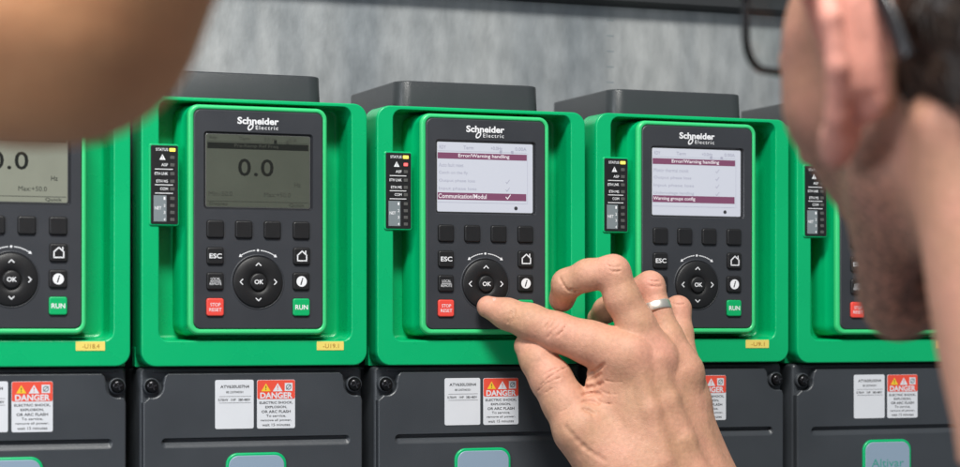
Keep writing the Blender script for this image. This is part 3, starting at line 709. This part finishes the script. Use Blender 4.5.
# torso, shoulder and arm out of the frame, joined to wrist and neck
sh = hw(-175, -150, -235); shl = hw(175, -130, -235); nk = hw(0, -84, -190)
wrp = (H(735, 600, 85)+H(775, 610, 82))/2
el = np.array([430.0, -330.0, -330.0])
lo2 = np.minimum.reduce([sh, shl, wrp, el, nk])-110; hi2 = np.maximum.reduce([sh, shl, wrp, el, nk])+110; lo2[2] = -560
F = Field(lo2, hi2, 5.0)
cone(F, nk+np.array([0, 0, 14]), nk-np.array([0, 0, 60]), 64, 75, 0, 60)
cone(F, sh, shl, 55, 55, 40, 60); cone(F, hw(-90, -110, -300), hw(90, -110, -300), 95, 95, 50, 60); cone(F, hw(-70, -100, -440), hw(70, -100, -440), 105, 105, 50, 60)
cone(F, sh, el, 50, 40, 25, 60); cone(F, el, (el*.4+wrp*.6), 40, 36, 20, 60); cone(F, (el*.4+wrp*.6), wrp-np.array([8, 0, -14]), 36, 25, 20, 60)
V, Q = nets(F); torsop = clean(V, Q, 2)

def tone(V):
    n = len(V); r = np.zeros(n); b = np.zeros(n)
    for c in knu: r += .36*np.exp(-((V-c)**2).sum(1)/(2*9.0**2))
    q = V-HC; lx, fy, z = q@LX, q@FX, q@ZX; near = (np.abs(q).max(1) < 260)
    ear = near*(np.abs(lx) > 80)*(z > -45)*(z < 50); r += ear*.9+near*.22
    r += near*.35*np.exp(-((np.abs(lx)-50)**2+(fy-60)**2+(z+5)**2)/(2*25.**2))
    bb = 1/(1+np.exp(-(-22-z-.15*(fy-40))/8)) * 1/(1+np.exp(-(fy+6)/7)) * 1/(1+np.exp(-(z+118)/6)) * near
    b += bb*.8
    return np.clip(r, 0, 1), np.clip(b, 0, 1)
person = skin_mesh('person', [handp, headp, torsop], SKIN, tone, origin=tuple(hw(0, -100, -560)))
tag(person, 'man with dark hair, stubble and glasses at right, pressing a keypad with his finger', 'person')

# hair: a cap over the skull with locks standing on it
def in_hair(lx, fy, z):
    """hairline: above the brow in front, round the ear, down to the nape"""
    zl = np.where(fy > 55, 62, np.where(fy > 8, 30+(fy-8)*.7, np.where(fy > -34, 30-(8-fy)*1.25, -22-(-34-fy)*.45)))
    return z > zl
F = Field(c0, c1+np.array([0, 0, 15]), 2.2)
E3((0, -14, 40), (81, 101, 86)); E3((0, -52, 0), (64, 62, 60), 20)
sl, X, Y, Z = F.box(F.lo-5, np.array(c1)+20)
q0 = (X-HC[0])*LX[0]+(Y-HC[1])*LX[1]; q1 = (X-HC[0])*FX[0]+(Y-HC[1])*FX[1]; qz = (Z-HC[2])+q0*0
zl = np.where(q1 > 55, 62, np.where(q1 > 8, 30+(q1-8)*.7, np.where(q1 > -34, 30-(8-q1)*1.25, -22-(-34-q1)*.45)))
nzv = 3*np.sin(q0*.21+q1*.13)+2.5*np.sin(q1*.31+qz*.17)+2*np.sin(q0*.4-qz*.33)
F.f = -smin(-(F.f+.35*nzv), (-((zl-qz)*.8+nzv*.8)).astype(np.float32), 3)
F.f = F.f.astype(np.float32)
V, Q = nets(F); V = smooth_v(V, Q, 1)
HAIRM = mat('dark_hair', (0.028, 0.018, 0.013), 0.45, bump=.8, bscale=300, var=.5, vscale=80)
hair = skin_mesh('hair', [(V, Q)], HAIRM, None, person, tuple(HC))
# locks
cen = V[Q].mean(1); nr = np.cross(V[Q[:, 2]]-V[Q[:, 0]], V[Q[:, 3]]-V[Q[:, 1]]); nr /= np.maximum(1e-6, np.linalg.norm(nr, axis=1))[:, None]
outw = cen-HC-np.array([0, 0, 25.]); good = (nr*outw).sum(1) > 15
sel = RNG.choice(np.where(good)[0], 9000)
mb = MB()
for i in sel:
    p = cen[i]; n = nr[i]; t = np.array([0, 0, -1.0])*.9+FX*(-.5 if p[2] < HC[2]+60 else .8)+RNG.normal(0, .35, 3); t -= n*(t@n); t /= np.linalg.norm(t)+1e-6
    s_ = np.cross(n, t); L = RNG.uniform(9, 17); wd = RNG.uniform(.3, .7); o_ = n*-.5
    A = p+o_; B_ = p+n*2.2+t*L*.5; Cc = p+n*RNG.uniform(1.5, 4.5)+t*L
    mb.add([A-s_*wd, A+s_*wd, B_+s_*wd*.8, B_-s_*wd*.8, Cc], [[0, 1, 2, 3], [3, 2, 4]], 0, True)
lk = mb.build('hair_strands', HAIRM, hair); lk.location = (0, 0, 0); lk.matrix_parent_inverse = Matrix.Translation(HC*MM).inverted()
lk['kind'] = 'stuff'

# shirt over the torso, out of the frame
F = Field(lo2, hi2, 6.0)
cone(F, nk-np.array([0, 0, 66]), nk-np.array([0, 0, 70]), 78, 80, 0, 60)
cone(F, sh, shl, 60, 60, 40, 60); cone(F, hw(-90, -110, -300), hw(90, -110, -300), 102, 102, 50, 60); cone(F, hw(-70, -100, -440), hw(70, -100, -440), 112, 112, 50, 60)
cone(F, sh, sh*.45+el*.55, 58, 52, 25, 60)
V, Q = nets(F); shirt = skin_mesh('shirt', [(smooth_v(V, Q, 2), Q)], SHIRTM, None, person, tuple(nk))

def attach(o, par): o.parent = par; o.matrix_parent_inverse = Matrix.Translation(par.location).inverted()
def tube(mb, P, rx, rz, up=None, mi=0, n=10, closed=False):
    P = [np.array(p, float) for p in P]; N = len(P); V = []; F_ = []
    for i, p in enumerate(P):
        t = P[(i+1) % N]-P[i-1] if closed else P[min(N-1, i+1)]-P[max(0, i-1)]
        t /= np.linalg.norm(t); u = np.array(up if up is not None else (0, 0, 1.)); u = u-t*(u@t); u /= np.linalg.norm(u)+1e-9; s_ = np.cross(t, u)
        for j in range(n):
            a = 2*math.pi*j/n; V.append(p+u*rz*math.cos(a)+s_*rx*math.sin(a))
    for i in range(N if closed else N-1):
        for j in range(n): F_.append([i*n+j, i*n+(j+1) % n, ((i+1) % N)*n+(j+1) % n, ((i+1) % N)*n+j])
    mb.add(V, F_, mi, True)
    if not closed: mb.add(V[:n], [list(range(n))], mi); mb.add(V[-n:], [list(range(n))[::-1]], mi)
# glasses: rims, bridge and side arms, with thin lenses
mb = MB(); lens = []
for s in (1, -1):
    P = []
    for (a, b) in rrect(7, 57, 14, 56, 14, 6): P.append(hw(s*a, 106-.0035*a*a*1.2, b))
    tube(mb, P, 1.7, 2.0, FX, closed=True); lens.append(P)
    tube(mb, [hw(s*58, 92, 46), hw(s*72, 80, 47), hw(s*82, 40, 49), hw(s*86, 10, 50), hw(s*86, -12, 47), hw(s*87, -24, 34), hw(s*86, -36, 14), hw(s*85, -41, 2)], 2.2, 4.2, (0, 0, 1))
tube(mb, [hw(8, 106, 42), hw(0, 108, 45), hw(-8, 106, 42)], 1.6, 2, FX)
gl = mb.build('glasses', GLASSF); attach(gl, person)
LENS = bpy.data.materials.new('lens'); LENS.use_nodes = True; nt = LENS.node_tree; nt.nodes.clear()
o_ = nt.nodes.new('ShaderNodeOutputMaterial'); mxs = nt.nodes.new('ShaderNodeMixShader'); tr = nt.nodes.new('ShaderNodeBsdfTransparent'); gs = nt.nodes.new('ShaderNodeBsdfGlossy'); gs.inputs['Roughness'].default_value = .05; tr.inputs[0].default_value = (.93, .96, .95, 1)
mxs.inputs[0].default_value = .06; nt.links.new(tr.outputs[0], mxs.inputs[1]); nt.links.new(gs.outputs[0], mxs.inputs[2]); nt.links.new(mxs.outputs[0], o_.inputs[0])
for P in lens:
    mb = MB(); mb.add([tuple(p) for p in P], [list(range(len(P)))], 0); l = mb.build('lens', LENS); l.parent = gl
# wedding ring
mb = MB(); a, b = H(655, 309, 50), H(668, 338, 55); ax = np.array([-.16, .36, .92]); ax /= np.linalg.norm(ax); rc = a+np.array([0, -.6, 0])
u = np.cross(ax, [0, 1, 0]); u /= np.linalg.norm(u); v = np.cross(ax, u); N = 48; VV = []; FF = []
prof = [(9.3, -3.0), (10.2, -2.9), (10.5, -2.2), (10.6, 0), (10.5, 2.2), (10.2, 2.9), (9.3, 3.0)]
for i in range(N):
    t = 2*math.pi*i/N
    for r, h in prof: VV.append(rc+(u*math.cos(t)+v*math.sin(t))*r+ax*h)
for i in range(N):
    for j in range(len(prof)-1): FF.append([i*7+j, i*7+j+1, ((i+1) % N)*7+j+1, ((i+1) % N)*7+j])
mb.add(VV, FF, 0, True)
for i in range(9):                                         # small engraved marks round the band
    t = 2*math.pi*(i/40.)+3.6
    d = u*math.cos(t)+v*math.sin(t); e = np.cross(ax, d)
    c = rc+d*10.66; mb.add([c-e*.35-ax*.9, c+e*.35-ax*.5, c+e*.35+ax*.9, c-e*.35+ax*.5], [[0, 1, 2, 3]], 1)
rg = mb.build('wedding_ring', [STEEL, SCREWM]); attach(rg, person)
# nails
def nail(c, along, out_, L, W):
    al = np.array(along, float); al /= np.linalg.norm(al); o2 = np.array(out_, float); o2 -= al*(o2@al); o2 /= np.linalg.norm(o2); sd = np.cross(al, o2)
    mb = MB(); VV = []; FF = []; n, m_ = 14, 8
    for i in range(m_+1):
        for j in range(n+1):
            t = (i/m_*2-1); s_ = (j/n*2-1); ww = W*(1-.12*t*t)*(1 if t < .5 else math.sqrt(max(.05, 1-((t-.5)/.55)**2)))
            VV.append(c+al*(t*L)+sd*(s_*ww)-o2*(1.1*W*(1-math.sqrt(max(0, 1-(s_*.75)**2))))-o2*.6*max(0, t)**2)
    for i in range(m_):
        for j in range(n): q = i*(n+1)+j; FF.append([q, q+1, q+n+2, q+n+1])
    mb.add(VV, FF, 0, True); o = mb.build('fingernail', NAIL); attach(o, person); return o
it, idp = H(488, 307, 13), H(507, 315, 20)
nail(it*.55+idp*.45+np.array([.5, -5.4, 6.5]), it-idp, (0.05, -.62, .78), 5.2, 4.6)
tt, tp = H(527, 345, 24), H(537, 358, 30)
nail(tt*.45+tp*.55+np.array([3.6, -8.9, 2.6]), tt-tp, (.45, -.85, .15), 5.6, 4.4)

# ------------------------------------------------------------------ the other person's arm, close to the camera
D = 690.
A = [pd(-1000, -60, D+60), pd(-420, -50, D+50), pd(-150, -30, D+20), pd(10, 0, D), pd(66, 4, D), pd(96, -80, D-5), pd(140, -330, D-20), pd(190, -620, D-30), pd(215, -790, D-35)]
R_ = [54, 46, 43, 42, 40, 39, 43, 32, 26]
ex = [pd(235, -900, D-35)]+[pd(190+i*28, -1090+abs(i-1.5)*14, D-45) for i in range(4)]
lo3 = np.minimum.reduce(A+ex)-75; hi3 = np.maximum.reduce(A+ex)+75
F = Field(lo3, hi3, 3.0)
for i in range(len(A)-1): cone(F, A[i], A[i+1], R_[i], R_[i+1], 14, 30)
kn = [pd(205+i*21, -935, D-38) for i in range(4)]           # hand above the frame: palm, fingers, thumb
for i in range(4):
    cone(F, A[-1], kn[i], 20, 12, 14, 20)
    G = kn[i]+(ex[1+i]-kn[i])*.55+np.array([0, -6, 0]); cone(F, kn[i], G, 10, 9, 3); cone(F, G, ex[1+i]+np.array([0, 10, 0]), 9, 7.5, 2)
cone(F, A[-1], pd(160, -880, D-40), 18, 12, 10); cone(F, pd(160, -880, D-40), pd(135, -960, D-45), 11, 9, 4)
V, Q = nets(F)
arm = skin_mesh('person', [clean(V, Q, 2)], SKIN2, lambda V: (np.zeros(len(V)), np.zeros(len(V))), origin=tuple(A[0]))
tag(arm, 'second person, only a bare tanned bent arm, blurred in the upper left foreground', 'person')

F = Field(lo3-30, hi3+30, 4.0)
cone(F, A[0], A[0]*.45+A[1]*.55, 64, 58, 0, 40); cone(F, A[0]+np.array([-20, 0, 10]), A[0], 70, 64, 10, 40); cone(F, A[0]*.45+A[1]*.55, A[0]*.2+A[1]*.8, 50, 50, 0, 20)
V, Q = nets(F); skin_mesh('sleeve', [(smooth_v(V, Q, 1), Q)], SHIRTM, None, arm, tuple(A[0]))
